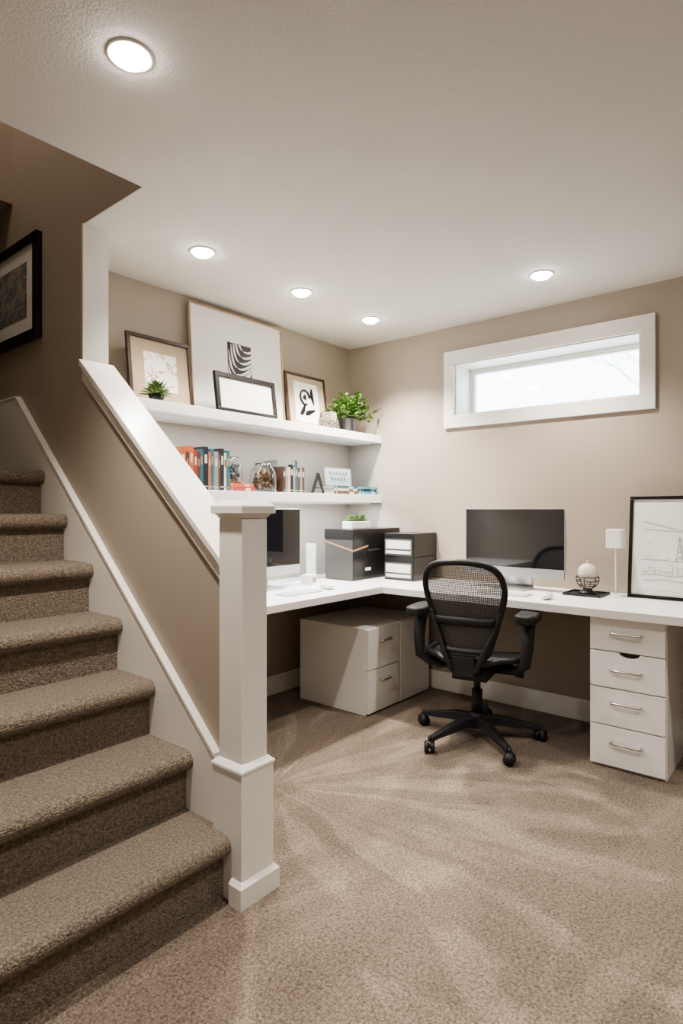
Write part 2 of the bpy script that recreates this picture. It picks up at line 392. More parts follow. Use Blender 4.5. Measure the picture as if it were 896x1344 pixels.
def frust(mb, a, b_, z0, z1):
    (x0, x1, y0, y1), (X0, X1, Y0, Y1) = a, b_
    f = lambda x, y, z: (x-1.29, y-1.49, z)
    mb.add([f(x0, y0, z0), f(x1, y0, z0), f(x1, y1, z0), f(x0, y1, z0), f(X0, Y0, z1), f(X1, Y0, z1), f(X1, Y1, z1), f(X0, Y1, z1)],
           [(0, 3, 2, 1), (4, 5, 6, 7), (0, 1, 5, 4), (1, 2, 6, 5), (2, 3, 7, 6), (3, 0, 4, 7)], M_trim)
sq(p, 1.216, 1.362, 1.414, 1.564, 0.41, 0.42)
frust(p, (1.216, 1.362, 1.414, 1.564), (1.232, 1.345, 1.429, 1.548), 0.42, 0.435)
p.obj("post_pedestal", nw, bevel=0.002)
p = MB(); sq(p, 1.206, 1.372, 1.404, 1.463, 0, 0.065); sq(p, 1.2205, 1.372, 1.463, 1.561, 0, 0.065); frust(p, (1.206, 1.372, 1.404, 1.463), (1.218, 1.36, 1.416, 1.463), 0.065, 0.078); frust(p, (1.2205, 1.372, 1.463, 1.561), (1.2205, 1.36, 1.463, 1.5605), 0.065, 0.078)
p.obj("post_base", nw)
p = MB(); frust(p, (1.235, 1.342, 1.432, 1.545), (1.224, 1.353, 1.421, 1.556), 1.21, 1.225)
sq(p, 1.216, 1.362, 1.412, 1.565, 1.225, 1.25); frust(p, (1.216, 1.362, 1.412, 1.565), (1.235, 1.342, 1.432, 1.545), 1.25, 1.268)
p.obj("post_cap", nw, bevel=0.002)

# ------------------------------------------------------------------ shelves
SY = 2.59
ST, SB = 1.783, 1.342
for z0, z1, lab in ((1.727, 1.783, "long thick white floating shelf holding frames and plants"), (1.285, 1.342, "long thick white floating shelf holding books and jars")):
    e = thing("floating_shelf", ((WX1+XW)/2, (SY+YW)/2, z0), lab, "shelf", group="floating shelves")
    hl = (XW-WX1)/2-0.001
    MB().box(-hl, hl, -0.155, 0.154, 0, z1-z0, M_white).obj("shelf_board", e, bevel=0.002)
    s_ = MB().box(-1.0, 1.0, -0.125, -0.117, -0.012, 0, M_white).box(-1.0, 1.0, -0.117, -0.085, -0.003, 0, M_white)
    s_.obj("light_strip_housing", e)
    l = bpy.data.lights.new("shelf_strip_light", 'AREA'); l.shape = 'RECTANGLE'; l.size = 2.0; l.size_y = 0.02; l.energy = 16 if z0 < 1.5 else 9; l.color = (0.80, 0.90, 1.0)
    lo = bpy.data.objects.new("shelf_strip_light", l); COL.objects.link(lo); lo.location = (0, -0.102, -0.0045); lo.parent = e

# ------------------------------------------------------------------ frames
def frame(name, loc, wd, ht, fw, dp, mf, mm, art, amat, label, rz=0, tilt=8, cat="picture frame", extra=None):
    e = thing(name, loc, label, cat, rot=(math.radians(-tilt), 0, rz))
    h2 = wd/2
    f = MB(); f.box(-h2, h2, -dp, 0, 0, fw, mf); f.box(-h2, h2, -dp, 0, ht-fw, ht, mf)
    f.box(-h2, -h2+fw, -dp, 0, fw, ht-fw, mf); f.box(h2-fw, h2, -dp, 0, fw, ht-fw, mf)
    f.obj("frame_moulding", e, bevel=0.0015)
    MB().box(-h2+fw, h2-fw, -dp*0.55, -0.001, fw, ht-fw, mm).obj("mat_board", e)
    if art:
        MB().box(art[0], art[1], -dp*0.55-0.002, -dp*0.55, art[2], art[3], amat).obj("artwork", e)
    if extra: extra(e, -dp*0.55-0.003)
    return e
frame("picture_frame", (1.83, 2.765, ST), 0.39, 0.375, 0.02, 0.02, M_brownframe, M_matbeige, (-0.10, 0.10, 0.085, 0.29), M_art1, "dark brown wooden frame with beige mat and pale map print", tilt=7)
def stripes(e, y):
    s = MB(); x0, x1, z0, z1 = -0.095, 0.095, 0.20, 0.48
    def rib(q): return Vector((-0.06+0.11*q**1.4, z0-0.02+0.31*q))
    def strip(P, w):
        n = len(P); A_, B_ = [], []
        for t in range(n):
            T = (P[min(t+1, n-1)]-P[max(t-1, 0)]).normalized(); Nn = Vector((-T.y, T.x)); wd = w*math.sin(math.pi*min(1, t/(n-1)*0.8+0.12))
            A_.append(P[t]+Nn*wd); B_.append(P[t]-Nn*wd)
        poly = [(min(max(p_[0], x0+0.002), x1-0.002), min(max(p_[1], z0+0.003), z1-0.003)) for p_ in A_+B_[::-1]]
        s.add([(p_[0], y, p_[1]) for p_ in poly], [(i, i+1, 2*n-2-i, 2*n-1-i) for i in range(n-1)], M_paper)
    for k in range(9):
        q = -0.15+k*0.125; q_ = max(q, 0.0)
        T = (rib(q_+0.02)-rib(q_)).normalized(); Nn = Vector((T.y, -T.x))
        base = rib(q_)+T*(q-q_)*0.3
        strip([base+T*0.13*u**1.6+Nn*(0.004+0.12*u**0.85) for u in [i/10 for i in range(11)]], 0.0085)
        strip([base+T*0.12*u**1.7-Nn*(0.004+0.09*u**0.85) for u in [i/10 for i in range(11)]], 0.0075)
    s.obj("white_streaks", e)
frame("picture_frame", (2.44, 2.835, ST), 0.74, 0.66, 0.008, 0.02, M_oak, M_paper, (-0.095, 0.095, 0.20, 0.48), M_blackframe, "large thin oak frame, white print with black striped block", tilt=4, extra=stripes)
frame("picture_frame", (2.335, 2.66, ST), 0.46, 0.235, 0.027, 0.022, M_blackframe, M_paper, None, None, "small landscape black frame with blank white card", tilt=8)
def abstract(e, y):
    s = MB()
    def blob(cx, cz, rx, rz_, rot, mt=M_blackframe, n=18, bite=0.0):
        P = []
        for k in range(n):
            t = 2*math.pi*k/n; q = 1+0.16*math.sin(3*t+cx*90)-bite*max(0, math.cos(t))**4
            X, Z = rx*q*math.cos(t), rz_*q*math.sin(t)
            P.append((cx+X*math.cos(rot)-Z*math.sin(rot), cz+X*math.sin(rot)+Z*math.cos(rot)))
        s.add([(cx, y-0.0005, cz)]+[(q[0], y-0.0005, q[1]) for q in P], [(0, 1+k, 1+(k+1) % n) for k in range(n)], mt)
    s.tube([(-0.02+0.045*math.cos(t*math.pi/8), y, 0.225+0.05*math.sin(t*math.pi/8)) for t in range(14)], 0.009, M_blackframe, 6)
    blob(0.055, 0.24, 0.016, 0.06, 0.15); blob(-0.045, 0.135, 0.016, 0.05, -0.6); blob(0.02, 0.125, 0.055, 0.016, 0.35); blob(-0.02, 0.225, 0.018, 0.02, 0)
    s.obj("painted_shapes", e)
frame("picture_frame", (3.01, 2.80, ST), 0.40, 0.385, 0.016, 0.02, M_brownframe, M_matbeige, (-0.12, 0.12, 0.05, 0.33), M_paper, "dark brown frame with abstract black brush shapes", tilt=7, extra=abstract)
frame("painting", (WX0-0.001, 3.21, 2.06), 0.62, 0.50, 0.04, 0.03, M_blackframe, M_paper, (-0.18, 0.18, 0.115, 0.385), M_paint, "black framed grey abstract painting with pale mat on the stair wall", rz=R90, tilt=0, cat="painting")

def sketch(e, y):
    s = MB(); r = 0.0008
    def ln(pts, q=1.0): s.tube([(p[0], y, p[1]) for p in pts], r*q, M_ink, 4)
    rnd = random.Random(4)
    def wob(xa, za, xb, zb_, n=8, am=0.006): ln([(xa+(xb-xa)*i/n, za+(zb_-za)*i/n+rnd.uniform(-am, am)) for i in range(n+1)])
    wob(-0.26, 0.13, 0.26, 0.12, 14); wob(-0.26, 0.20, 0.26, 0.21, 14); wob(-0.25, 0.10, 0.1, 0.09, 10)
    wob(-0.26, 0.41, 0.0, 0.345, 6, 0.003); wob(0.0, 0.345, 0.26, 0.42, 6, 0.003); wob(-0.26, 0.37, 0.26, 0.33, 10, 0.004)
    for k in range(3):
        bx = -0.08+0.13*k; hz = 0.33-0.025*(k % 2)
        ln([(bx-0.016, 0.20), (bx-0.003, hz)]); ln([(bx+0.016, 0.20), (bx+0.003, hz)])
        for q in range(4):
            z_ = 0.21+0.03*q; ww = 0.014*(1-q/5); ln([(bx-ww, z_), (bx+ww*0.85, z_+0.022)]); ln([(bx+ww, z_), (bx-ww*0.85, z_+0.022)])
    for k in range(18):
        bx = -0.25+0.028*k; h_ = rnd.uniform(0.012, 0.045); ln([(bx, 0.13), (bx, 0.13+h_), (bx+0.018, 0.13+h_*rnd.uniform(.7, 1.1)), (bx+0.018, 0.13)])
    for k in range(14):
        bx = rnd.uniform(-.25, .22); z_ = rnd.uniform(.15, .3); wob(bx, z_, bx+rnd.uniform(.01, .05), z_+rnd.uniform(-.02, .02), 4, 0.004)
    s.obj("sketch_lines", e)
frame("picture_frame", (3.475, 0.54, DZ), 0.65, 0.545, 0.017, 0.02, M_blackframe, M_paper, (-0.285, 0.285, 0.045, 0.50), mat("sketch_paper", (0.86, 0.85, 0.83), 0.8, var=0.01), "black framed ink sketch of towers leaning on the wall", rz=R90, tilt=6, extra=sketch)

# ------------------------------------------------------------------ desk + cabinets
dk = thing("corner_desk", (2.95, 2.13, 0), "L-shaped white laminate corner desk", "desk")
d = MB(); d.prism([(WX1+0.02-2.95, YW-0.002-2.13), (WX1+0.02-2.95, 0), (0, 0), (0, -2.5), (XW-0.002-2.95, -2.5), (XW-0.002-2.95, YW-0.002-2.13)], DZ-0.04, DZ, 'z', M_white)
d.obj("desktop", dk, bevel=0.002)
MB().box(0.02, XW-2.975, -2.49, -2.46, 0, DZ-0.04, M_white).obj("desk_end_panel", dk)
MB().box(WX1+0.03-2.95, WX1+0.06-2.95, 0.02, 0.74, 0, DZ-0.04, M_white).obj("desk_end_panel", dk)

def cabinet(loc, wd, dp, ht, drs, label, rz=0, notch=False, handle=0.12, mt=M_white, hz=None):
    e = thing("drawer_cabinet", loc, label, "cabinet", rot=(0, 0, rz))
    h2 = wd/2
    MB().box(-h2, h2, 0.02, dp, 0.0, ht, mt).obj("cabinet_body", e, bevel=0.002)
    for i, (z0, z1) in enumerate(drs):
        pts = [(-h2+0.003, z0+0.003), (h2-0.003, z0+0.003), (h2-0.003, z1-0.003)]
        if notch and i == 1:
            for k in range(9):
                a = math.pi*k/8; pts.append((0.0+0.045*math.cos(a)+0.012, z1-0.002-0.022*math.sin(a)))
        pts.append((-h2+0.003, z1-0.003))
        dr = MB().prism(pts, 0.0, 0.019, 'y', mt).obj("drawer", e, bevel=0.0015)
        if notch and i == 1:
            MB().prism([(0.012+0.043*math.cos(math.pi*k/8), z1-0.003-0.02*math.sin(math.pi*k/8)) for k in range(9)], 0.0165, 0.0198, 'y', M_black).obj("pull_notch", dr)
        z = (hz[i] if hz else (z0+z1)/2)
        hnd = MB(); hnd.tube([(-handle/2, 0.004, z), (-handle/2, -0.022, z), (-handle/2+0.004, -0.026, z), (handle/2-0.004, -0.026, z), (handle/2, -0.022, z), (handle/2, 0.004, z)], 0.006, M_chrome, 8)
        hnd.obj("handle", dr)
    return e
cabinet((3.0, 0.755, 0), 0.335, 0.56, 0.723, [(0.56, 0.72), (0.385, 0.56), (0.205, 0.385), (0.012, 0.205)], "white four-drawer cabinet with nickel bar handles", rz=R90, notch=True, handle=0.13, mt=M_white, hz=[0.65, 0.475, 0.32, 0.13])
cabinet((2.99, 2.14, 0), 0.33, 0.56, 0.52, [(0.27, 0.517), (0.01, 0.27)], "glossy white two-drawer low cabinet under the desk", handle=0.09, mt=M_gloss, hz=[0.44, 0.20])
e2 = thing("side_cabinet", (3.34, 2.14, 0), "glossy white low cabinet with plain door", "cabinet")
MB().box(-0.175, 0.175, 0.02, 0.56, 0, 0.52, M_gloss).obj("cabinet_body", e2, bevel=0.002)
MB().box(-0.172, 0.172, 0.0, 0.019, 0.01, 0.516, M_gloss).obj("door", e2, bevel=0.0015)

# ------------------------------------------------------------------ computers
def computer(loc, wd, rz, label):
    e = thing("desktop_computer", loc, label, "computer", rot=(0, 0, rz))
    h2 = wd/2; z0, z1 = 0.075, 0.475; zc = 0.130
    s = MB()
    prof = [(-0.006, z0), (-0.006, z1), (0.004, z1)]
    for k in range(1, 8):
        t = k/8; prof.append((0.004+0.035*math.sin(math.pi*t), z1+(z0-z1)*t))
    prof.append((0.004, z0))
    s.prism(prof, -h2, h2, 'x', M_alu); s.obj("display_shell", e, bevel=0.002)
    MB().box(-h2+0.001, h2-0.001, -0.0085, -0.006, zc, z1-0.001, M_screen).obj("screen", e)
    MB().box(-h2+0.001, h2-0.001, -0.0085, -0.006, z0+0.001, zc, M_alu).obj("display_chin", e)
    st_ = MB()
    def leg(u, v):
        pts = [Vector((0, 0.03, 0.20)), Vector((0, 0.055, 0.14)), Vector((0, 0.07, 0.06)), Vector((0, 0.075, 0.012))]
        k = v*3; i = min(int(k), 2); p = pts[i].lerp(pts[i+1], k-i)
        return (p.x+(u-0.5)*0.19, p.y, p.z)
    st_.grid(leg, 2, 9, M_alu)
    st_.obj("stand", e, solid=0.006)
    MB().box(-0.1, 0.1, -0.09, 0.09, 0, 0.009, M_alu).obj("stand_foot", e, bevel=0.002)
    return e
computer((3.37, 1.475, DZ), 0.61, R90, "slim silver all-in-one computer with wide black screen")
computer((2.41, 2.60, DZ), 0.60, 0, "slim silver all-in-one computer beside the charcoal storage box")

def keyboard(loc, rz):
    e = thing("keyboard", loc, "slim white wireless keyboard", "keyboard", rot=(0, 0, rz))
    MB().box(-0.14, 0.14, -0.055, 0.055, 0, 0.007, M_alu).obj("keyboard_base", e, bevel=0.002)
    k = MB()
    for r in range(5):
        for cidx in range(14):
            x = -0.132+cidx*0.019; y = 0.045-r*0.02
            k.box(x, x+0.016, y-0.015, y, 0.007, 0.0095, M_potw)
    k.obj("keys", e)["kind"] = "stuff"
keyboard((3.13, 1.42, DZ), R90)
keyboard((2.42, 2.32, DZ), 0)
def mouse(loc, rz):
    e = MB().sphere((0, 0, 0), 1, M_potw, 16, 10, (0.03, 0.056, 0.018))
    o = e.obj("computer_mouse", loc=(loc[0], loc[1], loc[2]+0.018), rot=(0, 0, rz))
    tag(o, "smooth white computer mouse", "mouse")
mouse((3.10, 1.17, DZ), R90)
mouse((2.66, 2.32, DZ), 0)

# ------------------------------------------------------------------ boxes on desk
b1 = thing("storage_box", (3.05, 2.435, DZ), "large charcoal storage box with tan strap and lid", "box")
x = MB(); x.box(0, 0.53, 0, 0.24, 0, 0.275, M_boxgrey); x.box(-0.001, 0.0, 0.004, 0.236, 0.004, 0.27, M_boxside); x.obj("box_body", b1, bevel=0.002)
MB().box(-0.006, 0.532, -0.006, 0.246, 0.275, 0.34, M_boxgrey).obj("box_lid", b1, bevel=0.003)
s = MB()
s.prism([(0.24, 0.262), (0.24, 0.250), (-0.003, 0.192), (-0.003, 0.204)], -0.004, -0.001, 'x', M_tan)
s.prism([(-0.004, 0.192), (-0.004, 0.204), (0.16, 0.232), (0.16, 0.220)], -0.0035, -0.0005, 'y', M_tan)
s.obj("strap", b1)
MB().box(0.16, 0.29, -0.008, -0.0005, 0.19, 0.205, M_chrome).obj("box_clasp", b1)
MB().box(0.13, 0.19, -0.003, -0.0005, 0.06, 0.08, M_paper).obj("box_label", b1)

for j in range(2):
    b2 = thing("drawer_box", (3.285, 2.12, DZ+0.157*j), "charcoal desktop drawer box with wide white label, " + ("stacked on top" if j else "standing on the desk"), "organizer")
    MB().box(0.004, 0.297, 0, 0.235, 0, 0.155, M_boxgrey).obj("box_body", b2, bevel=0.004)
    dr = MB().box(-0.004, 0.004, 0.008, 0.227, 0.010, 0.118, M_boxside).obj("box_drawer", b2, bevel=0.001)
    MB().box(-0.0065, -0.004, 0.020, 0.215, 0.052, 0.108, M_paper).obj("drawer_label", dr)
    MB().box(-0.0065, -0.004, 0.020, 0.215, 0.020, 0.040, M_paper).obj("drawer_label", dr)

o = MB().box(-0.05, 0.05, -0.035, 0.035, 0, 0.06, M_white).box(-0.02, 0.03, -0.036, -0.035, 0.015, 0.045, M_grybook)
tag(o.obj("small_box", loc=(2.76, 2.56, DZ), rot=(0, 0, 0.3), bevel=0.003), "small white card box with grey panel", "box")
o = MB(); o.box(-0.011, 0.011, -0.04, 0.04, 0.008, 0.24, M_white); o.box(-0.025, 0.025, -0.05, 0.05, 0, 0.008, M_white)
tag(o.obj("router", loc=(2.985, 2.75, DZ), bevel=0.004), "slim upright white wireless router", "router")

# ------------------------------------------------------------------ lamp, ornament, tray
lp = thing("table_lamp", (3.42, 0.915, DZ), "slim white table lamp with square shade", "lamp")
MB().lathe([(0.001, 0.0), (0.04, 0.0), (0.04, 0.006), (0.006, 0.012), (0.001, 0.012)], M_potw, 24).obj("lamp_base", lp)
MB().cyl((0, 0, 0.01), (0, 0, 0.29), 0.004, 0.004, M_potw, 10).obj("lamp_stem", lp)
s = MB(); s.box(-0.04, 0.04, -0.04, 0.04, 0.265, 0.365, M_shade); s.obj("lamp_shade", lp, bevel=0.004)
o = MB().box(-0.09, 0.09, -0.10, 0.10, 0, 0.006, M_black); 
for q in ((-0.09, -0.082, -0.10, 0.10), (0.082, 0.09, -0.10, 0.10), (-0.082, 0.082, -0.10, -0.092), (-0.082, 0.082, 0.092, 0.10)): o.box(q[0], q[1], q[2], q[3], 0.006, 0.014, M_black)
tag(o.obj("tray", loc=(3.40, 1.062, DZ), bevel=0.001), "square black tray under the globe ornament", "tray")
orn = thing("ornament", (3.40, 1.055, DZ+0.006), "pale globe resting in a dark wire holder", "ornament")
g = MB(); R_ = 0.060; ZO = 0.085
for k in range(6):
    a = math.pi*k/3
    g.tube([(R_*math.sin(t*math.pi/18+0.35)*math.cos(a), R_*math.sin(t*math.pi/18+0.35)*math.sin(a), ZO-R_*math.cos(t*math.pi/18+0.35)) for t in range(9)], 0.0025, M_black, 5)
for zz in (-0.038, -0.014, 0.008):
    rr = math.sqrt(R_*R_-zz*zz); g.tube([(rr*math.cos(t*math.pi/12), rr*math.sin(t*math.pi/12), ZO+zz) for t in range(24)], 0.0025, M_black, 5, closed=True)
g.lathe([(0.001, 0), (0.044, 0), (0.046, 0.010), (0.026, 0.018), (0.022, 0.03), (0.001, 0.03)], M_pot, 24)
g.obj("wire_holder", orn)
MB().sphere((0, 0, 0.118), 0.052, mat("pale_stone_globe", (0.62, 0.57, 0.50), 0.35, var=0.25, vscale=45), 28, 18).obj("globe", orn)
MB().sphere((0, 0, 0.174), 0.010, M_chrome, 14, 10).obj("finial", orn)
def jar(name, loc, r, h, fill, label, mat_in, lid=None, seed=1):
    rnd = random.Random(seed)
    e = thing(name, loc, label, "jar")
    g = MB(); t = 0.003
    prof = [(0.001, 0), (r*0.8, 0), (r*0.98, 0.012), (r, h*0.4), (r*0.95, h*0.72), (r*0.6, h*0.9), (r*0.6, h),
            (r*0.6-t, h), (r*0.6-t, h*0.9), (r*0.95-t, h*0.72), (r-t, h*0.4), (r*0.98-t, 0.014), (r*0.8-t, 0.004), (0.001, 0.004)]
    g.lathe(prof, M_glass, 28); g.obj("glass_body", e)
    if fill:
        f = MB()
        for k in range(fill):
            a = rnd.uniform(0, 6.28); rr = rnd.uniform(0, r*0.7); z = 0.02+rnd.random()*h*0.62
            f.sphere((rr*math.cos(a), rr*math.sin(a), z), r*0.18, mat_in, 8, 6)
        f.obj("jar_filling", e)["kind"] = "stuff"
    return e

# ------------------------------------------------------------------ lower shelf
def book(loc, th, ht, dp, mt, label, flat=False, rz=0, group="books on the lower shelf", band=None):
    b = MB(); t = 0.0022
    b.box(0, t, 0, dp, 0, ht, mt); b.box(th-t, th, 0, dp, 0, ht, mt); b.box(t, th-t, 0, t, 0, ht, mt)
    b.box(t, th-t, t, dp-0.004, 0.004, ht-0.004, M_pages)
    bm_ = band or M_cream
    b.box(th*0.25, th*0.75, -0.0008, 0, ht*0.62, ht*0.82, bm_)
    b.box(th*0.12, th*0.88, -0.0008, 0, ht*0.08, ht*0.10, bm_)
    if flat:
        o = b.obj("book", loc=(loc[0], loc[1], loc[2]+th), rot=(0, math.radians(90), rz))
    else:
        o = b.obj("book", loc=loc)
    tag(o, label, "book", group); return o
x = 1.85
specs = [(0.034, .225, M_orange, "orange"), (0.020, .200, M_dkbrown, "dark brown"), (0.030, .234, M_orange, "orange"), (0.024, .216, M_red, "red"), (0.016, .205, M_dkbrown, "dark brown"),
         (0.022, .222, M_teal, "dark teal"), (0.034, .236, M_black, "black"), (0.016, .21, M_orange, "orange"), (0.022, .228, M_teal, "dark teal"), (0.030, .215, M_grybook, "grey"), (0.014, .205, M_dkbrown, "dark brown"), (0.026, .235, M_black, "black"), (0.016, .212, M_cream, "cream"), (0.024, .226, M_teal, "dark teal")]
for th, ht, mt, cn in specs:
    book((x, 2.63, SB), th-0.0005, ht, 0.15, mt, f"upright {cn} hardcover book in a row on the shelf", band=(M_dkbrown if mt in (M_paper, M_cream) else (M_tan if mt in (M_dkbrown, M_teal) else M_cream))); x += th
book((2.185, 2.64, SB), 0.026, 0.19, 0.17, M_red, "red book lying flat under a glass jar", flat=True)
book((2.19, 2.645, SB+0.026), 0.02, 0.18, 0.16, M_orange, "orange book lying flat on a red book", flat=True)
jar("glass_jar", (2.275, 2.72, SB+0.046), 0.058, 0.155, 34, "glass jar with grey contents standing on flat books", M_grybook, None, 5)
jar("glass_jar", (2.49, 2.69, SB), 0.085, 0.175, 60, "wide glass jar filled with brown pebbles", M_pebble, None, 9)
x = 2.59
for th, ht, mt, cn in [(0.022, .160, M_dkbrown, "brown"), (0.024, .174, M_grybook, "grey"), (0.018, .158, M_cream, "cream"), (0.024, .176, M_black, "black"), (0.020, .162, M_grybook, "grey"), (0.02, .172, M_teal, "teal"), (0.024, .160, M_dkbrown, "brown"), (0.018, .175, M_grybook, "pale grey"), (0.022, .164, M_dkbrown, "brown")]:
    book((x, 2.62, SB), th-0.0005, ht, 0.12, mt, f"short upright {cn} paperback on the shelf"); x += th
bx = thing("box_file", (2.68, 2.765, SB), "tall taupe box file behind small books", "box")
MB().box(0, 0.17, 0, 0.12, 0, 0.215, M_taupe).obj("file_body", bx, bevel=0.002)
MB().box(0.167, 0.18, -0.004, 0.124, 0, 0.22, M_dkbrown).obj("file_cover", bx, bevel=0.001)
A = MB(); hA, wA = 0.14, 0.062
A.prism([(-wA, 0), (-wA+0.011, 0), (0, hA-0.026), (wA-0.011, 0), (wA, 0), (0.006, hA), (-0.006, hA)], -0.008, 0.008, 'y', M_black)
A.box(-0.036, 0.036, -0.008, 0.008, 0.036, 0.044, M_black)
tag(A.obj("decorative_letter", loc=(2.955, 2.66, SB), bevel=0.001), "black decorative open letter A standing on the shelf", "decoration")
book((3.10, 2.64, SB), 0.024, 0.265, 0.20, M_dkbrown, "dark brown book lying flat in a stack", flat=True)
book((3.11, 2.645, SB+0.024), 0.018, 0.25, 0.19, M_cream, "cream book lying flat in a stack", flat=True, band=M_dkbrown)
book((3.105, 2.645, SB+0.042), 0.018, 0.255, 0.19, M_teal, "dark teal book on top of a stack", flat=True)
def lettering(e, y):
    s = MB()
    for (x0_, z_, n_) in ((-0.10, 0.085, 6), (-0.085, 0.045, 5)):
        for k in range(n_):
            X = x0_+k*0.036
            s.tube([(X, y, z_), (X+0.006, y, z_+0.022), (X+0.016, y, z_+0.018), (X+0.014, y, z_+0.004), (X+0.024, y, z_)], 0.002, M_grybook, 5)
    s.obj("drawn_marks", e)
frame("small_picture", (3.28, 2.755, SB+0.060), 0.29, 0.135, 0.004, 0.01, M_cream, M_paper, None, None, "small white card with grey drawn marks on the books", tilt=6, extra=lettering)
book((3.375, 2.62, SB), 0.026, 0.20, 0.17, M_blue, "blue book lying flat in a small stack", flat=True)
book((3.385, 2.625, SB+0.026), 0.016, 0.18, 0.16, M_black, "black book in a small flat stack", flat=True)
book((3.38, 2.62, SB+0.042), 0.017, 0.19, 0.16, M_blue, "bright blue book on top of a small stack", flat=True)

# ------------------------------------------------------------------ plants
def succulent(loc, pr, ph, n, ln, label, mp, sq_=False, seed=2, name="succulent"):
    rnd = random.Random(seed)
    e = thing(name, loc, label, "plant")
    if sq_:
        MB().box(-pr*1.9, pr*1.9, -pr*0.8, pr*0.8, 0, ph, mp).obj("pot", e, bevel=0.005)
    else:
        MB().lathe([(0.001, 0), (pr*0.75, 0), (pr, ph), (pr-0.005, ph), (pr-0.008, ph*0.85), (0.001, ph*0.85)], mp, 24).obj("pot", e)
    f = MB()
    cs = [(-pr*1.1, 0), (0.0, 0.0), (pr*1.1, 0)] if sq_ else [(0, 0)]
    for (cx, cy) in cs:
        for k in range(n):
            a = k*2.4; el = math.radians(8+75*k/n)
            dr = Vector((math.cos(a)*math.cos(el), math.sin(a)*math.cos(el), math.sin(el)))
            f.leaf((cx, cy, ph*0.9), dr, (0, 0, 1), ln*rnd.uniform(.75, 1.1), ln*0.26, M_leaf2, 0.35)
    f.obj("foliage", e); return e
succulent((1.72, 2.65, ST), 0.04, 0.03, 60, 0.088, "small spiky green succulent on the shelf", M_pot)
succulent((3.22, 2.54, DZ+0.34), 0.055, 0.05, 30, 0.062, "green succulents in a low white pot on storage box", M_potw, True, 5)

pp = thing("potted_plant", (3.29, 2.675, ST), "bushy green plant in a dark ceramic pot", "plant")
MB().lathe([(0.001, 0), (0.048, 0), (0.066, 0.09), (0.071, 0.09), (0.071, 0.108), (0.06, 0.108), (0.056, 0.09), (0.001, 0.088)], M_pot, 28).obj("pot", pp)
fo = MB(); rnd = random.Random(11)
for k in range(95):
    a = rnd.uniform(0, 6.28); L_ = rnd.uniform(0.12, 0.235)
    el = math.radians(rnd.uniform(8, 82))
    dirv = Vector((math.cos(a)*math.cos(el)*1.0, math.sin(a)*math.cos(el)*0.5-0.12, math.sin(el)*0.9))
    p0 = Vector((0.02*math.cos(a), 0.02*math.sin(a), 0.09)); pts = [p0]
    for t in (0.35, 0.7, 1.0):
        q = p0+dirv*L_*t+Vector((0, 0, -0.02*t*t)); q.y = min(q.y, 0.04)
        if q.x < -0.12: q.z = max(q.z, 0.16)
        pts.append(q)
    fo.tube(pts, 0.0013, M_stem, 4)
    for t in range(8):
        q = pts[1].lerp(pts[3], t/7); dd = Vector((rnd.uniform(-1, 1), rnd.uniform(-1, .6), rnd.uniform(-.2, .8)))
        fo.leaf(q, dd, (0, 0, 1), rnd.uniform(0.028, 0.042), rnd.uniform(0.02, 0.03), M_leaf)
pts = [Vector((0.02, -0.02, 0.1)), Vector((0.12, -0.05, 0.16)), Vector((0.19, -0.08, 0.15)), Vector((0.245, -0.10, 0.18))]
fo.tube(pts, 0.0015, M_stem, 5)
for k in range(12):
    t = k/11*2; i = min(int(t), 1); q = pts[1+i].lerp(pts[2+i], t-i)
    fo.leaf(q, (rnd.uniform(-1, .6), rnd.uniform(-1, 1), rnd.uniform(-.3, 1)), (0, 0, 1), 0.028, 0.02, M_leaf)
fo.obj("foliage", pp)
hp = thing("patterned_planter", (3.04, 2.645, ST), "small patterned brown planter with faceted sides", "planter")
MB().lathe([(0.001, 0), (0.055, 0), (0.066, 0.055), (0.055, 0.11), (0.05, 0.11), (0.05, 0.095), (0.001, 0.095)], M_hexpot, 6, smooth=False).obj("planter_body", hp)
f = MB()
for k in range(26):
    a = k*2.4; el = math.radians(20+60*k/26); f.leaf((0, 0, 0.09), (math.cos(a)*math.cos(el), math.sin(a)*math.cos(el), math.sin(el)), (0, 0, 1), 0.05, 0.018, M_leaf)
f.obj("foliage", hp)

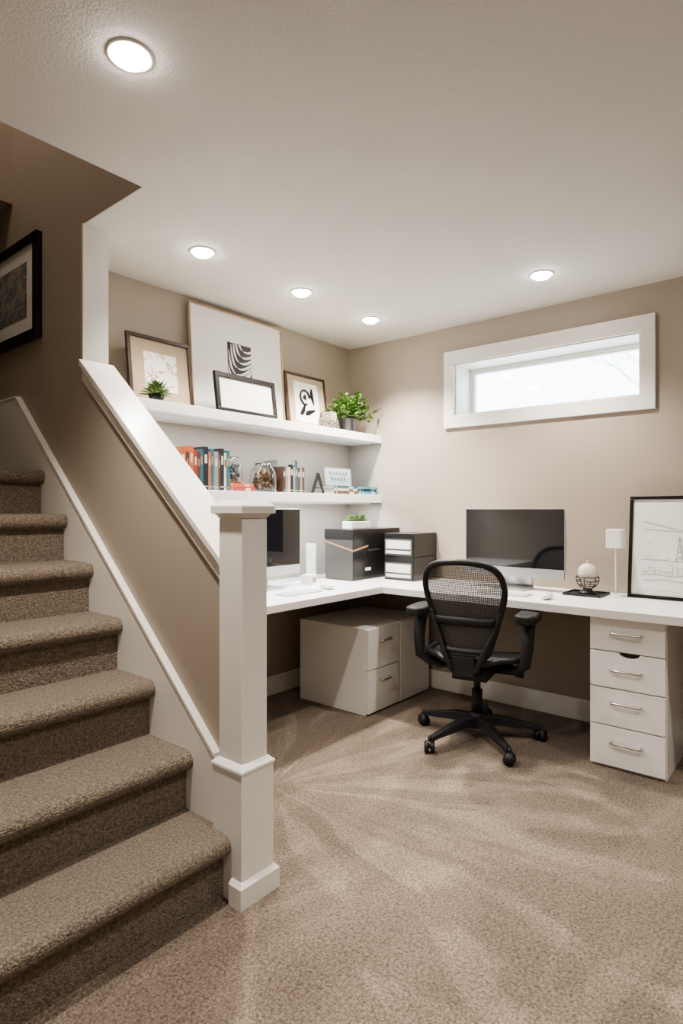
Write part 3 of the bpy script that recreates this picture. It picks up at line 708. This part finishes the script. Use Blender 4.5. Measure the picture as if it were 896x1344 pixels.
# ------------------------------------------------------------------ office chair (local front = +Y)
ch = thing("office_chair", (2.93, 1.485, 0), "black ergonomic mesh office chair with armrests on casters", "chair", rot=(0, 0, R90+math.radians(12)))
sb = MB(); sb.lathe([(0.001, 0.07), (0.04, 0.07), (0.045, 0.09), (0.042, 0.14), (0.034, 0.15), (0.001, 0.15)], M_black, 24).obj("star_base", ch)
for k in range(5):
    a = math.radians(90+72*k+6)
    g = MB(); ca, sa = math.cos(a), math.sin(a)
    secs = []
    for t, r, zt, zl, wd in [(0, 0.03, 0.135, 0.085, 0.032), (0.35, 0.13, 0.128, 0.083, 0.028), (0.7, 0.235, 0.105, 0.072, 0.024), (1, 0.33, 0.080, 0.060, 0.019)]:
        secs.append([(r, -wd, zl), (r, wd, zl), (r, wd*0.75, zt), (r, -wd*0.75, zt)])
    V = [(x_*ca-y_*sa, x_*sa+y_*ca, z_) for sc_ in secs for (x_, y_, z_) in sc_]
    F = [(0, 1, 2, 3), (12, 15, 14, 13)]
    for i in range(3):
        for j in range(4): F.append((i*4+j, i*4+(j+1) % 4, (i+1)*4+(j+1) % 4, (i+1)*4+j))
    g.add(V, F, M_black); g.obj("base_leg", ch, bevel=0.004)
    c = MB(); cx, cy = 0.335*ca, 0.335*sa
    wa = a+0.9; ax = Vector((-math.sin(wa), math.cos(wa), 0))
    c.cyl((cx, cy, 0.05), (cx, cy, 0.085), 0.009, 0.009, M_black, 10)
    for sgn in (-1, 1):
        p0 = Vector((cx, cy, 0.030))+ax*sgn*0.006; p1 = p0+ax*sgn*0.020
        c.cyl(p0, p1, 0.030, 0.028, M_black, 20)
    c.cyl(Vector((cx, cy, 0.042))-ax*0.022, Vector((cx, cy, 0.042))+ax*0.022, 0.02, 0.02, M_grey, 14)
    c.obj("caster", ch)
g = MB(); g.cyl((0, 0, 0.14), (0, 0, 0.27), 0.028, 0.028, M_black); g.cyl((0, 0, 0.27), (0, 0, 0.38), 0.018, 0.018, M_grey); g.obj("gas_lift", ch)
g = MB(); g.box(-0.09, 0.09, -0.16, 0.11, 0.355, 0.42, M_black); g.box(-0.18, 0.18, -0.07, 0.06, 0.385, 0.425, M_black)
g.cyl((0.08, 0.02, 0.375), (0.20, 0.03, 0.365), 0.007, 0.007, M_grey, 8); g.cyl((0.20, 0.03, 0.365), (0.24, 0.03, 0.363), 0.014, 0.014, M_black, 10)
g.cyl((-0.08, 0.02, 0.375), (-0.20, 0.03, 0.365), 0.007, 0.007, M_grey, 8); g.cyl((-0.20, 0.03, 0.365), (-0.24, 0.03, 0.363), 0.014, 0.014, M_black, 10)
g.obj("tilt_mechanism", ch, bevel=0.006)
def seatf(u, v):
    X = (u*2-1); Y = v*2-1
    kx = (1-abs(Y)**5*0.35); x_ = 0.245*X*kx; y_ = 0.01+0.23*Y*(1-abs(X)**5*0.2)
    z_ = 0.455+0.022*X*X-0.055*max(0, Y-0.3)**2/0.49
    return (x_, y_, z_)
M_seat = mat("seat_mesh_dark", (0.03, 0.03, 0.032), 0.6, bump=0.5, bscale=400)
g = MB().grid(seatf, 16, 16, M_seat); seat = g.obj("seat_mesh", ch)
per = [seatf(i/14, 0) for i in range(14)]+[seatf(1, i/14) for i in range(14)]+[seatf(1-i/14, 1) for i in range(14)]+[seatf(0, 1-i/14) for i in range(14)]
MB().tube(per, 0.016, M_black, 8, closed=True).obj("seat_frame", ch)
def hwf(v):
    q = min(1, v/0.80)
    W = 0.122+0.082*(3*q**2-2*q**3)
    n_ = 5 if v < 0.5 else 5.0
    return W*(1-abs(2*v-1)**n_)**(1/n_) if 0 < v < 1 else 0.0
def backp(X, v):
    hwid = hwf(v); x_ = X*hwid
    z_ = 0.475+0.505*v - 0.03*(x_/0.22)**2*max(0, v-0.5)*2 + 0.02*(x_/0.16)**2*max(0, 0.4-v)
    y_ = -0.215 + 0.03*math.sin(v*math.pi*0.9) - 0.13*v + 0.9*x_*x_
    return Vector((x_, y_, z_))
def vv(t): return 0.5-0.5*math.cos(math.pi*t)
g = MB().grid(lambda u, v: tuple(backp(u*2-1, min(0.9999, max(0.0001, vv(v))))), 14, 28, M_fabric); g.obj("backrest_mesh", ch)
n = 36
per = [backp(-1, vv(i/n)) for i in range(n)]+[backp(1, vv(1-i/n)) for i in range(n)]
def resample(P, m):
    P = P+[P[0]]; D = [0]
    for i in range(1, len(P)): D.append(D[-1]+(P[i]-P[i-1]).length)
    out = []; j = 0
    for k in range(m):
        d_ = D[-1]*k/m
        while D[j+1] < d_: j += 1
        t = (d_-D[j])/max(1e-9, D[j+1]-D[j]); out.append(P[j].lerp(P[j+1], t))
    return out
MB().tube(resample(per, 80), 0.016, M_black, 8, closed=True).obj("backrest_frame", ch)
g = MB()
g.grid(lambda u, v: tuple(backp((u*2-1)*0.94, 0.35+0.09*v)+Vector((0, -0.020-0.012*math.sin(math.pi*v), 0))), 14, 6, M_black)
g.obj("lumbar_support", ch, solid=0.008)
g = MB()
for sg in (-1, 1):
    pts = [Vector((sg*0.04, -0.10, 0.395)), Vector((sg*0.05, -0.20, 0.40)), Vector((sg*0.065, -0.262, 0.44)), Vector((sg*0.10, -0.265, 0.52)), backp(sg*0.99, 0.30)+Vector((0, -0.018, 0)), backp(sg*0.99, 0.5)+Vector((0, -0.014, 0))]
    g.tube(pts, lambda t: 0.019-0.006*t, M_black, 8)
pts = [backp(k/6-1, 0.10)+Vector((0, -0.030, 0)) for k in range(1, 12)]
g.tube(pts, 0.014, M_black, 8)
g.box(-0.055, 0.055, -0.262, -0.235, 0.40, 0.50, M_black)
g.obj("back_yoke", ch, bevel=0.003)
for sg in (-1, 1):
    X0 = 0.285
    g = MB()
    g.tube([(sg*0.10, -0.06, 0.405), (sg*0.23, -0.10, 0.42), (sg*(X0-.01), -0.13, 0.46), (sg*X0, -0.12, 0.55), (sg*X0, -0.10, 0.64), (sg*X0, -0.06, 0.685)], lambda t: 0.022+0.014*t, M_black, 10)
    arm = g.obj("armrest_support", ch)
    g = MB()
    pts = [(-0.052, -0.10), (-0.052, 0.06), (-0.03, 0.115), (0.0, 0.13), (0.03, 0.115), (0.052, 0.06), (0.052, -0.10), (0.028, -0.13), (-0.028, -0.13)]
    g.prism([(p_[0]+sg*X0, p_[1]-0.085) for p_ in pts], 0.672, 0.719, 'z', M_black)
    g.obj("armrest_pad", ch, bevel=0.012, bseg=3)

# ------------------------------------------------------------------ lights
def downlight(x_, y_, power=28, ang=118):
    e = thing("recessed_downlight", (x_, y_, ZC), "round white recessed ceiling downlight, switched on", "ceiling light", group="recessed ceiling lights")
    MB().lathe([(0.050, 0.0), (0.050, -0.004), (0.058, -0.005), (0.063, -0.002), (0.063, 0.0)], M_trim, 36).obj("trim_ring", e)
    MB().lathe([(0.001, -0.026), (0.018, -0.0245), (0.034, -0.020), (0.045, -0.012), (0.050, -0.003), (0.050, 0.0)], M_lens, 32).obj("lens", e)
    l = bpy.data.lights.new("downlight_beam", 'SPOT'); l.energy = power; l.spot_size = math.radians(ang); l.spot_blend = 0.8; l.shadow_soft_size = 0.045; l.color = (1.0, 0.92, 0.825)
    lo = bpy.data.objects.new("downlight_beam", l); COL.objects.link(lo); lo.parent = e; lo.location = (0, 0, -0.07)
for (x_, y_, p_) in [(0.877, 1.477, 130), (1.767, 2.335, 55), (2.453, 2.335, 80), (3.10, 2.33, 210), (3.08, 1.19, 95), (1.2, 0.15, 66), (2.4, -0.5, 60), (-0.4, 0.3, 32), (0.9, -1.5, 42), (-1.2, -1.2, 35), (2.4, -1.9, 40)]:  # those above and behind the camera are unseen, added as room fill
    downlight(x_, y_, p_)
l = bpy.data.lights.new("stairwell_fill", 'POINT'); l.energy = 22; l.shadow_soft_size = 0.15; l.color = (1, 0.93, 0.84)  # unseen fill light added to brighten the upper stairwell
lo = bpy.data.objects.new("stairwell_fill", l); COL.objects.link(lo); lo.location = (0.55, 2.65, 4.2)

wd = bpy.data.worlds.new("world"); scene.world = wd; wd.use_nodes = True
bg = wd.node_tree.nodes["Background"]; bg.inputs["Color"].default_value = (0.80, 0.90, 1.0, 1); bg.inputs["Strength"].default_value = 7.0

# ------------------------------------------------------------------ camera
cam = bpy.data.cameras.new("camera"); co = bpy.data.objects.new("camera", cam); COL.objects.link(co)
co.location = (0, 0, H); co.rotation_euler = (math.radians(90), 0, -math.atan2(0.769, 0.639))
cam.sensor_fit = 'VERTICAL'; cam.sensor_height = 36; cam.lens = 780/1344*36; cam.shift_y = -4/1344; cam.clip_start = 0.02
scene.camera = co
